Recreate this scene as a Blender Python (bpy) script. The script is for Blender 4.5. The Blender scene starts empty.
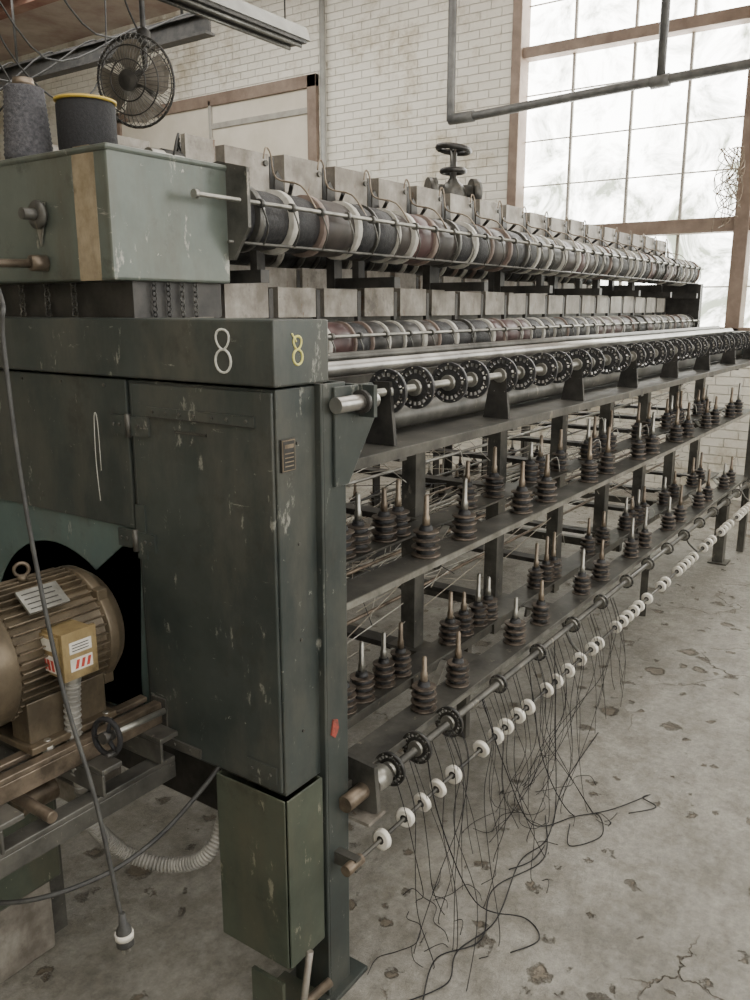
import bpy, math, random
from mathutils import Vector, Matrix
random.seed(7)
# ------------------------------------------------------------ materials
def newmat(name):
    m=bpy.data.materials.new(name); m.use_nodes=True
    nt=m.node_tree; b=nt.nodes['Principled BSDF']; return m,nt,b
def N(nt,t,**k):
    n=nt.nodes.new(t)
    for a,v in k.items(): setattr(n,a,v)
    return n
def mat(name,c1,c2=None,scale=6,rough=.5,metal=0,bump=0.0,scr=None,scrscale=14,det=6,lo=.35,hi=.65,grime=None,slo=.61,shi=.66):
    m,nt,b=newmat(name); L=nt.links
    b.inputs['Roughness'].default_value=rough; b.inputs['Metallic'].default_value=metal
    c1=(*c1,1)
    if c2 is None:
        b.inputs['Base Color'].default_value=c1; return m
    tc=N(nt,'ShaderNodeTexCoord'); no=N(nt,'ShaderNodeTexNoise')
    no.inputs['Scale'].default_value=scale; no.inputs['Detail'].default_value=det; no.inputs['Roughness'].default_value=.65
    L.new(tc.outputs['Object'],no.inputs['Vector'])
    r=N(nt,'ShaderNodeValToRGB'); r.color_ramp.elements[0].position=lo; r.color_ramp.elements[1].position=hi
    r.color_ramp.elements[0].color=c1; r.color_ramp.elements[1].color=(*c2,1)
    L.new(no.outputs['Fac'],r.inputs['Fac']); out=r.outputs['Color']
    def layer(out,sc,s,a,b_,col,rot=(.3,.2,.4),mul=1.0):
        mp=N(nt,'ShaderNodeMapping'); mp.inputs['Scale'].default_value=sc
        mp.inputs['Rotation'].default_value=rot
        L.new(tc.outputs['Object'],mp.inputs['Vector'])
        n2=N(nt,'ShaderNodeTexNoise'); n2.inputs['Scale'].default_value=s; n2.inputs['Detail'].default_value=9; n2.inputs['Roughness'].default_value=.72
        L.new(mp.outputs['Vector'],n2.inputs['Vector'])
        r2=N(nt,'ShaderNodeValToRGB'); r2.color_ramp.elements[0].position=a; r2.color_ramp.elements[1].position=b_
        r2.color_ramp.elements[1].color=(mul,mul,mul,1)
        L.new(n2.outputs['Fac'],r2.inputs['Fac'])
        mx=N(nt,'ShaderNodeMix',data_type='RGBA'); L.new(r2.outputs['Color'],mx.inputs['Factor'])
        L.new(out,mx.inputs[6]); mx.inputs[7].default_value=(*col,1); return mx.outputs[2]
    if grime:
        out=layer(out,(5,5,1.6),1.2,.46,.70,grime,(0,0,0),.8)
        out=layer(out,(2,2,2),3.1,.56,.68,tuple(g*.35 for g in grime),(.4,.1,.7),.65)
    if scr:
        out=layer(out,(scrscale,scrscale,scrscale*.4),1.6,slo,shi,scr,(.5,.3,.4),.8)
        out=layer(out,(scrscale*2.2,scrscale*.5,scrscale*2.2),1.3,slo+.04,shi+.04,scr,(.9,.1,.2),.8)
        out=layer(out,(3,3,3),18,.67,.70,scr,(0,0,0))
    L.new(out,b.inputs['Base Color'])
    if bump:
        bp=N(nt,'ShaderNodeBump'); bp.inputs['Strength'].default_value=bump; bp.inputs['Distance'].default_value=.01
        L.new(no.outputs['Fac'],bp.inputs['Height']); L.new(bp.outputs['Normal'],b.inputs['Normal'])
    return m
M={}
M['green']=mat('dark_green_paint',(.030,.038,.036),(.058,.068,.062),3.5,.34,.15,.05,scr=(.30,.30,.26),grime=(.095,.092,.076))
M['green2']=mat('green_enamel',(.085,.103,.088),(.135,.153,.13),3.5,.32,.15,.05,scr=(.36,.35,.30),scrscale=9,grime=(.085,.078,.055))
M['olive']=mat('olive_paint',(.042,.052,.038),(.08,.093,.068),5,.40,.1,.05,scr=(.28,.27,.20),grime=(.095,.088,.06))
M['teal']=mat('teal_paint',(.075,.115,.108),(.115,.16,.148),4,.42,.1,.03,scr=(.3,.31,.28),grime=(.10,.10,.085))
M['frame']=mat('grimy_frame_steel',(.052,.051,.046),(.14,.135,.118),9,.40,.45,.1,scr=(.30,.27,.22))
M['dark']=mat('oily_black_steel',(.020,.020,.019),(.066,.062,.056),12,.45,.3,.1)
M['steel']=mat('worn_steel',(.20,.195,.17),(.42,.41,.37),15,.38,.8,.05)
M['polish']=mat('polished_roller',(.22,.215,.20),(.44,.43,.40),8,.3,.85)
M['rusty']=mat('rusted_bracket_steel',(.17,.15,.125),(.37,.345,.30),11,.48,.35,.15,scr=(.15,.09,.05),grime=(.11,.09,.066))
M['bronze']=mat('oily_bronze',(.085,.068,.05),(.24,.19,.14),18,.4,.6,.1)
M['thread']=mat('black_thread',(.011,.011,.012),(.033,.033,.034),90,.55,0,.3)
M['whorl']=mat('worn_bobbin_flange',(.032,.027,.023),(.20,.16,.125),40,.42,.4,.1)
M['blackyarn']=mat('black_spool_yarn',(.006,.006,.007),(.016,.016,.018),150,.8,0,.3)
M['greythread']=mat('grey_yarn',(.045,.044,.05),(.11,.108,.115),120,.95,0,.6)
M['maroon']=mat('maroon_roll',(.040,.020,.020),(.085,.045,.042),14,.42)
M['brownroll']=mat('dark_brown_roll',(.026,.022,.020),(.062,.052,.045),14,.42)
M['band']=mat('dusty_white_band',(.34,.325,.28),(.58,.56,.50),14,.6)
M['brownband']=mat('brown_band',(.13,.095,.078),(.26,.20,.165),14,.6)
M['ceramic']=mat('ceramic_ring',(.68,.645,.56),(.86,.83,.75),25,.3)
M['gold']=mat('bronze_motor_paint',(.09,.072,.048),(.20,.158,.105),8,.38,.5,.1,scr=(.08,.06,.04),grime=(.055,.045,.034))
M['gold2']=mat('gold_box_paint',(.25,.18,.085),(.42,.32,.16),8,.4,.4,grime=(.12,.09,.045))
M['label']=mat('label_paper',(.5,.48,.42),(.66,.63,.57),30,.6)
M['red']=mat('red_print',(.40,.045,.03))
M['redmark']=mat('red_paint_smear',(.11,.045,.035),(.36,.06,.04),120,.7)
M['yellow']=mat('gold_rim',(.50,.35,.06))
M['chalk']=mat('chalk_paint',(.50,.50,.44),(.66,.66,.6),60,.9)
M['ychalk']=mat('yellow_chalk',(.55,.51,.14),(.66,.62,.24),60,.9)
M['tape']=mat('old_masking_tape',(.20,.155,.09),(.33,.27,.18),20,.7,grime=(.09,.065,.045))
M['brown']=mat('brown_window_paint',(.17,.12,.09),(.28,.215,.165),5,.6,0,.1)
M['muntin']=mat('pale_glazing_bar',(.30,.285,.25),(.44,.42,.37),5,.7)
M['beige']=mat('beige_board',(.60,.55,.45),(.72,.67,.57),2,.8)
M['rod']=mat('brown_spindle',(.15,.115,.08),(.32,.265,.20),20,.42,.45)
M['cable']=mat('black_cable',(.022,.022,.022),(.055,.055,.05),30,.6)
M['pipe']=mat('grey_painted_pipe',(.06,.06,.058),(.13,.13,.12),8,.5)
M['hose']=mat('grey_conduit',(.16,.155,.14),(.29,.28,.25),20,.6)
M['lamp']=mat('lamp_housing',(.24,.24,.22),(.36,.36,.33),5,.5)
M['redceil']=mat('painted_steel_joist',(.18,.06,.04),(.32,.20,.15),3,.7)
M['ceil']=mat('ceiling_boards',(.34,.25,.21),(.52,.46,.40),2,.85)
M['tan']=mat('tan_thread',(.26,.235,.185),(.42,.385,.32),30,.9)

def concrete():
    m,nt,b=newmat('concrete_floor'); L=nt.links
    tc=N(nt,'ShaderNodeTexCoord')
    def noise(s,d=8,r=.6,vec=None):
        n=N(nt,'ShaderNodeTexNoise'); n.inputs['Scale'].default_value=s; n.inputs['Detail'].default_value=d; n.inputs['Roughness'].default_value=r
        L.new(vec or tc.outputs['Object'],n.inputs['Vector']); return n
    def ramp(src,p,c):
        r=N(nt,'ShaderNodeValToRGB'); e=r.color_ramp.elements
        e[0].position=p[0]; e[0].color=(*c[0],1); e[1].position=p[1]; e[1].color=(*c[1],1)
        L.new(src,r.inputs['Fac']); return r
    big=noise(1.3,10,.68); a=ramp(big.outputs['Fac'],(.32,.68),((.205,.195,.172),(.385,.37,.33)))
    fine=noise(36,10,.8); f=ramp(fine.outputs['Fac'],(.3,.7),((.55,.55,.55),(1.22,1.22,1.2)))
    mx=N(nt,'ShaderNodeMix',data_type='RGBA',blend_type='MULTIPLY'); mx.inputs['Factor'].default_value=1
    L.new(a.outputs['Color'],mx.inputs[6]); L.new(f.outputs['Color'],mx.inputs[7])
    mid=noise(7,9,.74); f2=ramp(mid.outputs['Fac'],(.40,.58),((.70,.685,.65),(1.05,1.05,1.05)))
    mxb=N(nt,'ShaderNodeMix',data_type='RGBA',blend_type='MULTIPLY'); mxb.inputs['Factor'].default_value=1
    L.new(mx.outputs[2],mxb.inputs[6]); L.new(f2.outputs['Color'],mxb.inputs[7])
    wob=noise(2.2,6); add=N(nt,'ShaderNodeMix',data_type='RGBA',blend_type='ADD'); add.inputs['Factor'].default_value=.45
    L.new(tc.outputs['Object'],add.inputs[6]); L.new(wob.outputs['Color'],add.inputs[7])
    v=N(nt,'ShaderNodeTexVoronoi',feature='DISTANCE_TO_EDGE'); v.inputs['Scale'].default_value=2.0
    L.new(add.outputs[2],v.inputs['Vector'])
    cr=ramp(v.outputs['Distance'],(.001,.006),((.0,.0,.0),(1,1,1)))
    bk=noise(.9,2); br=ramp(bk.outputs['Fac'],(.53,.59),((1,1,1),(0,0,0)))
    mc=N(nt,'ShaderNodeMath',operation='MAXIMUM'); L.new(cr.outputs['Color'],mc.inputs[0]); L.new(br.outputs['Color'],mc.inputs[1])
    ad2=N(nt,'ShaderNodeMix',data_type='RGBA',blend_type='ADD'); ad2.inputs['Factor'].default_value=.12
    w2=noise(11,7,.75); L.new(tc.outputs['Object'],ad2.inputs[6]); L.new(w2.outputs['Color'],ad2.inputs[7])
    def pits(scale,mul,off,w):
        v2=N(nt,'ShaderNodeTexVoronoi'); v2.inputs['Scale'].default_value=scale; L.new(ad2.outputs[2],v2.inputs['Vector'])
        sep=N(nt,'ShaderNodeSeparateColor'); L.new(v2.outputs['Color'],sep.inputs[0])
        th=N(nt,'ShaderNodeMath',operation='MULTIPLY_ADD'); L.new(sep.outputs[0],th.inputs[0]); th.inputs[1].default_value=mul; th.inputs[2].default_value=off
        sub=N(nt,'ShaderNodeMath',operation='SUBTRACT'); L.new(v2.outputs['Distance'],sub.inputs[0]); L.new(th.outputs[0],sub.inputs[1])
        return ramp(sub.outputs[0],(-.06,w),((0,0,0),(1,1,1))).outputs['Color']
    p1=pits(6.5,.55,-.31,.09); p2=pits(15,.7,-.46,.10)
    mp_=N(nt,'ShaderNodeMath',operation='MULTIPLY'); L.new(p1,mp_.inputs[0]); L.new(p2,mp_.inputs[1])
    mn=N(nt,'ShaderNodeMath',operation='MULTIPLY'); L.new(mc.outputs[0],mn.inputs[0]); L.new(mp_.outputs[0],mn.inputs[1])
    mx2=N(nt,'ShaderNodeMix',data_type='RGBA'); L.new(mn.outputs[0],mx2.inputs['Factor'])
    dk=N(nt,'ShaderNodeMix',data_type='RGBA',blend_type='MULTIPLY'); dk.inputs['Factor'].default_value=1
    L.new(mxb.outputs[2],dk.inputs[6]); dk.inputs[7].default_value=(.60,.53,.45,1)
    L.new(dk.outputs[2],mx2.inputs[6]); L.new(mxb.outputs[2],mx2.inputs[7])
    L.new(mx2.outputs[2],b.inputs['Base Color'])
    rr=ramp(big.outputs['Fac'],(.3,.7),((.34,.34,.34),(.58,.58,.58))); L.new(rr.outputs['Color'],b.inputs['Roughness'])
    ad=N(nt,'ShaderNodeMath',operation='MULTIPLY_ADD'); L.new(fine.outputs['Fac'],ad.inputs[0]); ad.inputs[1].default_value=.35; L.new(mn.outputs[0],ad.inputs[2])
    bp=N(nt,'ShaderNodeBump'); bp.inputs['Strength'].default_value=.9; bp.inputs['Distance'].default_value=.018
    L.new(ad.outputs[0],bp.inputs['Height']); L.new(bp.outputs['Normal'],b.inputs['Normal'])
    return m
M['floor']=concrete()
def brick():
    m,nt,b=newmat('painted_brick'); L=nt.links; b.inputs['Roughness'].default_value=.8
    tc=N(nt,'ShaderNodeTexCoord'); s=N(nt,'ShaderNodeSeparateXYZ'); c=N(nt,'ShaderNodeCombineXYZ')
    L.new(tc.outputs['Object'],s.inputs[0])
    ax=N(nt,'ShaderNodeMath',operation='ADD'); L.new(s.outputs['X'],ax.inputs[0]); L.new(s.outputs['Y'],ax.inputs[1])
    L.new(ax.outputs[0],c.inputs['X']); L.new(s.outputs['Z'],c.inputs['Y'])
    br=N(nt,'ShaderNodeTexBrick'); br.inputs['Scale'].default_value=1; br.inputs['Brick Width'].default_value=.215; br.inputs['Row Height'].default_value=.072
    br.inputs['Mortar Size'].default_value=.005; br.inputs['Mortar Smooth'].default_value=.9
    br.inputs['Color1'].default_value=(.86,.83,.73,1); br.inputs['Color2'].default_value=(.80,.77,.67,1); br.inputs['Mortar'].default_value=(.70,.67,.58,1)
    L.new(c.outputs[0],br.inputs['Vector'])
    n=N(nt,'ShaderNodeTexNoise'); n.inputs['Scale'].default_value=1.9; n.inputs['Detail'].default_value=11; n.inputs['Roughness'].default_value=.74; L.new(tc.outputs['Object'],n.inputs['Vector'])
    r=N(nt,'ShaderNodeValToRGB'); e=r.color_ramp.elements; e[0].position=.36; e[1].position=.50; e[0].color=(.66,.61,.53,1); e[1].color=(1,1,1,1)
    L.new(n.outputs['Fac'],r.inputs['Fac'])
    mx=N(nt,'ShaderNodeMix',data_type='RGBA',blend_type='MULTIPLY'); mx.inputs['Factor'].default_value=1
    L.new(br.outputs['Color'],mx.inputs[6]); L.new(r.outputs['Color'],mx.inputs[7]); L.new(mx.outputs[2],b.inputs['Base Color'])
    ad=N(nt,'ShaderNodeMath',operation='MULTIPLY_ADD'); L.new(n.outputs['Fac'],ad.inputs[0]); ad.inputs[1].default_value=-1.8; L.new(br.outputs['Fac'],ad.inputs[2])
    bp=N(nt,'ShaderNodeBump'); bp.inputs['Strength'].default_value=.8; bp.inputs['Distance'].default_value=.022; bp.invert=True
    L.new(ad.outputs[0],bp.inputs['Height']); L.new(bp.outputs['Normal'],b.inputs['Normal'])
    return m
M['brick']=brick()
def pane():
    m,nt,b=newmat('backlit_plastic_sheeting'); L=nt.links
    tc=N(nt,'ShaderNodeTexCoord'); n=N(nt,'ShaderNodeTexNoise'); n.inputs['Scale'].default_value=2.6; n.inputs['Detail'].default_value=10; n.inputs['Roughness'].default_value=.72; n.inputs['Distortion'].default_value=.6
    L.new(tc.outputs['Object'],n.inputs['Vector'])
    r=N(nt,'ShaderNodeValToRGB'); e=r.color_ramp.elements; e[0].position=.38; e[1].position=.58; e[0].color=(.10,.115,.085,1); e[1].color=(1,.985,.93,1)
    s=N(nt,'ShaderNodeSeparateXYZ'); L.new(tc.outputs['Object'],s.inputs[0])
    g=N(nt,'ShaderNodeMapRange'); g.inputs['From Min'].default_value=1.8; g.inputs['From Max'].default_value=3.2; g.inputs['To Min'].default_value=-.06; g.inputs['To Max'].default_value=.05
    L.new(s.outputs['Z'],g.inputs['Value'])
    a=N(nt,'ShaderNodeMath',operation='ADD'); L.new(n.outputs['Fac'],a.inputs[0]); L.new(g.outputs[0],a.inputs[1])
    L.new(a.outputs[0],r.inputs['Fac'])
    L.new(r.outputs['Color'],b.inputs['Emission Color']); b.inputs['Emission Strength'].default_value=13.0
    b.inputs['Base Color'].default_value=(.6,.6,.58,1)
    return m
M['pane']=pane()
ORDER=list(M.keys()); IDX={k:i for i,k in enumerate(ORDER)}
# ------------------------------------------------------------ mesh builder
def frame_of(d):
    d=Vector(d).normalized()
    u=d.orthogonal().normalized(); v=d.cross(u); return d,u,v
class MB:
    def __init__(s): s.v=[];s.f=[];s.m=[];s.s=[]
    def add(s,vs,fs,m,sm=False):
        o=len(s.v); s.v+= [tuple(p) for p in vs]
        for f in fs: s.f.append(tuple(i+o for i in f)); s.m.append(m); s.s.append(sm)
    def box(s,x0,x1,y0,y1,z0,z1,m):
        vs=[(x,y,z) for x in(x0,x1) for y in(y0,y1) for z in(z0,z1)]
        s.add(vs,[(0,1,3,2),(4,6,7,5),(0,4,5,1),(2,3,7,6),(0,2,6,4),(1,5,7,3)],m)
    def beam(s,p0,p1,w,h,m,up=(0,0,1)):
        p0=Vector(p0);p1=Vector(p1);d=(p1-p0).normalized();up=Vector(up)
        if abs(d.dot(up))>.98: up=Vector((1,0,0))
        a=d.cross(up).normalized()*w/2; b=a.cross(d).normalized()*h/2
        vs=[p+i*a+j*b for p in(p0,p1) for i in(-1,1) for j in(-1,1)]
        s.add(vs,[(0,1,3,2),(4,6,7,5),(0,4,5,1),(2,3,7,6),(0,2,6,4),(1,5,7,3)],m)
    def lathe(s,o,d,prof,m,seg=16,cap=True):
        o=Vector(o);d,u,v=frame_of(d); vs=[]
        for r,h in prof:
            for k in range(seg):
                a=2*math.pi*k/seg; vs.append(o+d*h+(u*math.cos(a)+v*math.sin(a))*r)
        ms=m if isinstance(m,list) else [m]*(len(prof)-1)
        base=len(s.v); s.v+=[tuple(p) for p in vs]
        for i in range(len(prof)-1):
            for k in range(seg):
                k2=(k+1)%seg
                s.f.append((base+i*seg+k,base+i*seg+k2,base+(i+1)*seg+k2,base+(i+1)*seg+k)); s.m.append(ms[i]); 
                s.s.append(abs(prof[i][0]-prof[i+1][0])<abs(prof[i][1]-prof[i+1][1])*3+1e-9)
        if cap:
            s.f.append(tuple(base+k for k in reversed(range(seg)))); s.m.append(ms[0]); s.s.append(False)
            n=len(prof)-1
            s.f.append(tuple(base+n*seg+k for k in range(seg))); s.m.append(ms[-1]); s.s.append(False)
    def cyl(s,p0,p1,r,m,seg=14,r2=None):
        p0=Vector(p0);p1=Vector(p1); L=(p1-p0).length
        s.lathe(p0,p1-p0,[(r,0),(r if r2 is None else r2,L)],m,seg)
    def torus(s,c,ax,R,r,m,seg=24,sub=8):
        c=Vector(c);d,u,v=frame_of(ax);vs=[];fs=[]
        for i in range(seg):
            a=2*math.pi*i/seg; e=u*math.cos(a)+v*math.sin(a)
            for j in range(sub):
                b=2*math.pi*j/sub; vs.append(c+e*(R+r*math.cos(b))+d*r*math.sin(b))
        for i in range(seg):
            for j in range(sub):
                fs.append((i*sub+j,((i+1)%seg)*sub+j,((i+1)%seg)*sub+(j+1)%sub,i*sub+(j+1)%sub))
        s.add(vs,fs,m,True)
    def tube(s,pts,r,m,seg=6,smooth=4):
        P=[Vector(p) for p in pts]
        if smooth>1 and len(P)>2:
            Q=[]
            for i in range(len(P)-1):
                a=P[max(i-1,0)];b=P[i];c=P[i+1];d=P[min(i+2,len(P)-1)]
                for k in range(smooth):
                    t=k/smooth; Q.append(.5*((2*b)+(c-a)*t+(2*a-5*b+4*c-d)*t*t+(3*b-a-3*c+d)*t**3))
            Q.append(P[-1]); P=Q
        vs=[];fs=[];u=None;n=len(P)
        for i in range(n):
            d=(P[min(i+1,n-1)]-P[max(i-1,0)])
            if d.length<1e-7: d=Vector((0,0,1))
            d.normalize()
            if u is None: u=d.orthogonal().normalized()
            else:
                u=u-d*u.dot(d)
                u=u.normalized() if u.length>1e-5 else d.orthogonal().normalized()
            v=d.cross(u)
            for k in range(seg):
                a=2*math.pi*k/seg; vs.append(P[i]+(u*math.cos(a)+v*math.sin(a))*r)
        for i in range(n-1):
            for k in range(seg):
                fs.append((i*seg+k,i*seg+(k+1)%seg,(i+1)*seg+(k+1)%seg,(i+1)*seg+k))
        fs.append(tuple(reversed(range(seg)))); fs.append(tuple((n-1)*seg+k for k in range(seg)))
        s.add(vs,fs,m,True)
    def prism(s,pts,off,m):
        n=len(pts);P=[Vector(p) for p in pts];o=Vector(off)
        fs=[tuple(range(n)),tuple(reversed(range(n,2*n)))]+[(i,n+i,n+(i+1)%n,(i+1)%n) for i in range(n)]
        s.add(P+[p+o for p in P],fs,m)
    def build(s,name,parent=None,bevel=0):
        me=bpy.data.meshes.new(name); me.from_pydata(s.v,[],s.f)
        used=sorted(set(s.m),key=lambda k:IDX[k]); loc={k:i for i,k in enumerate(used)}
        for k in used: me.materials.append(M[k])
        me.polygons.foreach_set('material_index',[loc[k] for k in s.m])
        me.polygons.foreach_set('use_smooth',s.s)
        me.validate(); me.update()
        import bmesh
        bm=bmesh.new(); bm.from_mesh(me); bmesh.ops.recalc_face_normals(bm,faces=bm.faces); bm.to_mesh(me); bm.free()
        ob=bpy.data.objects.new(name,me); bpy.context.scene.collection.objects.link(ob)
        if parent: ob.parent=parent
        if bevel:
            b=ob.modifiers.new('bevel','BEVEL'); b.width=bevel; b.segments=2; b.limit_method='ANGLE'
        return ob
def empty(name):
    e=bpy.data.objects.new(name,None); e.empty_display_size=.1; bpy.context.scene.collection.objects.link(e); return e
# ------------------------------------------------------------ room
WX=7.2; CZ=4.8
b=MB(); b.box(-3.5,WX+.3,-3.5,12.2,-.1,0,'floor'); b.build('floor')
b=MB(); b.box(-3.5,WX+.3,-3.5,12.2,CZ,CZ+.1,'ceil'); b.build('ceiling')
b=MB()
wy0,wy1,wz0,wz1=-.6,3.54,1.3,4.55
b.box(WX,WX+.3,wy1,12,0,CZ,'brick'); b.box(WX,WX+.3,-3.5,wy0,0,CZ,'brick')
b.box(WX,WX+.3,wy0,wy1,0,wz0,'brick'); b.box(WX,WX+.3,wy0,wy1,wz1,CZ,'brick'); b.build('wall_far')
b=MB(); b.box(-3.5,WX+.3,12,12.2,0,CZ,'brick'); b.build('wall_left')
b=MB(); b.box(-3.7,-3.5,-3.5,12.2,0,CZ,'brick'); b.build('unseen_wall_near')  # out of view, added to block light from behind the camera
b=MB(); b.box(-3.5,WX+.3,-3.7,-3.5,0,1.15,'brick'); b.box(-3.5,WX+.3,-3.7,-3.5,4.5,CZ,'brick')  # out of view, added low wall keeps floor under machine darker
for x in (-3.3,-.6,2.1,4.8,7.2): b.box(x-.2,x+.2,-3.7,-3.5,1.15,4.5,'brick')
b.build('unseen_wall_right')
for i,x in enumerate((1.2,3.4,5.6)):
    b=MB(); b.box(x-.07,x+.07,-3.4,11.95,CZ-.03,CZ-.001,'redceil'); b.box(x-.01,x+.01,-3.4,11.95,CZ-.27,CZ-.03,'redceil'); b.box(x-.07,x+.07,-3.4,11.95,CZ-.3,CZ-.27,'redceil')
    b.build('ceiling_joist')
W=empty('window_1')
b=MB(); b.box(WX+.16,WX+.18,wy0,wy1,wz0,wz1,'pane'); b.build('sheeting',W)
b=MB()
fx0,fx1=WX-.03,WX+.15
b.box(fx0,fx1,wy1-.09,wy1,wz0,wz1,'brown'); b.box(fx0,fx1,wy0,wy0+.1,wz0,wz1,'brown')
b.box(fx0,fx1,wy0,wy1,wz0,wz0+.1,'brown'); b.box(fx0,fx1,wy0,wy1,wz1-.1,wz1,'brown')
b.box(fx0,fx1,1.47,1.58,wz0,wz1,'brown')
b.box(fx0+.02,fx1,wy0,wy1,2.14,2.25,'brown'); b.box(fx0+.04,fx1,wy0,wy1,3.66,3.75,'brown')
for y in (3.02,2.5,2.04,.95,.4):
    b.box(WX+.11,fx1-.01,y-.013,y+.013,wz0,wz1,'muntin')
for z in (1.72,2.62,3.0,3.38,4.1):
    b.box(WX+.12,fx1-.01,wy0,wy1,z-.006,z+.006,'muntin')
b.build('timber_frame',W,.006)
b=MB(); rnd=random.Random(9)
for k in range(16):
    p=[(WX-.06,1.62+rnd.uniform(-.08,.12),2.75)]
    for j in range(5):
        q=p[-1]; p.append((WX-.06-rnd.random()*.08,1.62+rnd.uniform(-.10,.12),q[2]-rnd.uniform(.04,.16)))
    b.tube(p,.004,'rod',4,4)
b.build('dried_vine_tangle',W)
W2=empty('window_2'); b=MB()
b.box(WX-.05,WX,5.7,8.9,3.74,3.86,'brown'); b.box(WX-.05,WX,5.7,5.82,2.0,3.86,'brown'); b.box(WX-.05,WX,8.75,8.9,2.0,3.86,'brown'); b.box(WX-.05,WX,5.7,8.9,1.95,2.08,'brown')
b.box(WX-.05,WX,7.2,7.24,2.0,3.8,'muntin'); b.box(WX-.04,WX,5.82,7.2,3.5,3.56,'muntin')
b.build('timber_frame',W2,.006); b=MB(); b.box(WX-.02,WX-.001,5.82,8.75,2.08,3.74,'beige'); b.build('board',W2)
b=MB()
px=6.85
b.tube([(px,3.95,CZ),(px,3.95,3.3),(px,3.94,3.2),(px,3.87,3.17),(px,3.7,3.17),(px,2.3,3.225),(px,-.8,3.32)],.036,'pipe',10,5)
b.cyl((px,3.96,3.17),(px,3.72,3.17),.046,'pipe'); b.cyl((px,2.13,3.21),(px,2.13,CZ),.034,'pipe',10)
b.cyl((px,2.2,3.222),(px,2.06,3.228),.048,'pipe')
b.build('steam_pipes')
b=MB(); b.cyl((WX-.06,5.6,.0),(WX-.06,5.6,CZ),.03,'lamp',10)
b.build('wall_pipe')
SB=empty('suspended_steel_beam')
b=MB(); 
b.box(4.95,5.05,5.0,11.9,3.58,3.6,'dark'); b.box(4.99,5.01,5.0,11.9,3.6,3.72,'dark'); b.box(4.95,5.05,5.0,11.9,3.72,3.74,'dark')
for y in (5.3,7.5,10): b.cyl((5,y,3.74),(5,y,CZ),.012,'dark',8)
b.build('i_beam',SB)
b=MB()
for k in range(8):
    y=5.0+k*.6
    b.tube([(2.7+k*.2,y,4.3),(3.2,y-.2,3.8+.1*k),(4.1,y+.2,3.4-.06*k),(4.85,y+.1,3.70),(4.99,y+.15,3.74)],.007,'cable',5,6)
b.tube([(3.0,5.2,4.3),(3.2,5.0,3.2),(3.5,4.8,2.8),(3.9,4.9,3.1),(4.2,5.2,3.9)],.006,'cable',5,6)
b.tube([(3.2,5.6,4.3),(3.3,5.5,3.4),(3.4,5.2,2.9),(3.3,5.9,2.6),(3.5,6.3,3.2),(3.4,6.4,4.2)],.006,'cable',5,6)
b.build('overhead_wires',SB)
F=empty('fluorescent_light'); b=MB()
b.prism([(3.0,3.90,3.32),(3.0,3.94,3.41),(3.0,4.06,3.41),(3.0,4.10,3.32)],(1.85,0,0),'lamp')
b.box(3.03,4.82,3.915,4.085,3.30,3.322,'dark')
for x in (3.2,4.7): b.cyl((x,4,3.41),(x,4,CZ),.006,'dark',6)
b.build('housing',F)
b=MB(); b.cyl((3.05,3.95,3.288),(4.8,3.95,3.288),.013,'frame'); b.cyl((3.05,4.05,3.288),(4.8,4.05,3.288),.013,'frame'); b.build('tubes',F)
# ------------------------------------------------------------ fan
FE=empty('wall_fan'); b=MB()
c=Vector((3.4,4.0,2.79)); dirn=Vector((-.80,-.30,-.12)).normalized()
d,u,v=frame_of(dirn)
R=.235
for k in range(48):
    a=2*math.pi*k/48; e=u*math.cos(a)+v*math.sin(a)
    b.tube([c+d*.09+e*.03,c+d*.08+e*R*.6,c+d*.04+e*R*.93,c+e*R,c-d*.05+e*R*.9,c-d*.09+e*R*.5,c-d*.09+e*.05],.0022,'frame',4,2)
for rr,h in ((R,0),(R*.75,.07),(R*.45,.085),(R*.8,-.065)): b.torus(c+d*h,d,rr,.004 if rr<R else .008,'dark',32,6)
b.lathe(c+d*.08,d,[(.055,0),(.055,.012),(.02,.018)],'dark',18)
b.build('cage',FE); b=MB()
b.lathe(c-d*.18,d,[(.04,0),(.07,.02),(.07,.12),(.04,.15),(.03,.22)],'dark',18)
for k in range(4):
    a=math.pi/2*k+.3; e=u*math.cos(a)+v*math.sin(a); e2=u*math.cos(a+1.2)+v*math.sin(a+1.2); em=(e+e2).normalized()
    p=[c+e*.03+d*.03,c+e*R*.8+d*.035,c+(e*2+em).normalized()*R*.9+d*.02,c+em*R*.92,c+e2*R*.85-d*.03,c+e2*.03-d*.02]
    b.prism(p,d*.003,'rusty')
b.build('motor_and_blades',FE); b=MB()
top=c-d*.12
b.tube([top,top+Vector((0,0,.15)),top+Vector((0,.0,.6)),Vector((top.x,top.y,CZ-.32))],.016,'dark',8,3)
b.lathe(Vector((top.x,top.y,3.00)),(0,0,1),[(.03,0),(.04,.02),(.04,.08),(.02,.1)],'dark',12)
b.box(top.x-.03,top.x+.03,top.y-.03,top.y+.03,CZ-.34,CZ-.001,'dark')
b.tube([top,top+Vector((.05,.05,.2)),top+Vector((-.05,.1,.5)),top+Vector((.04,.16,.9)),top+Vector((.0,.1,1.3))],.006,'cable',5,6)
b.build('hanger',FE)
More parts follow.
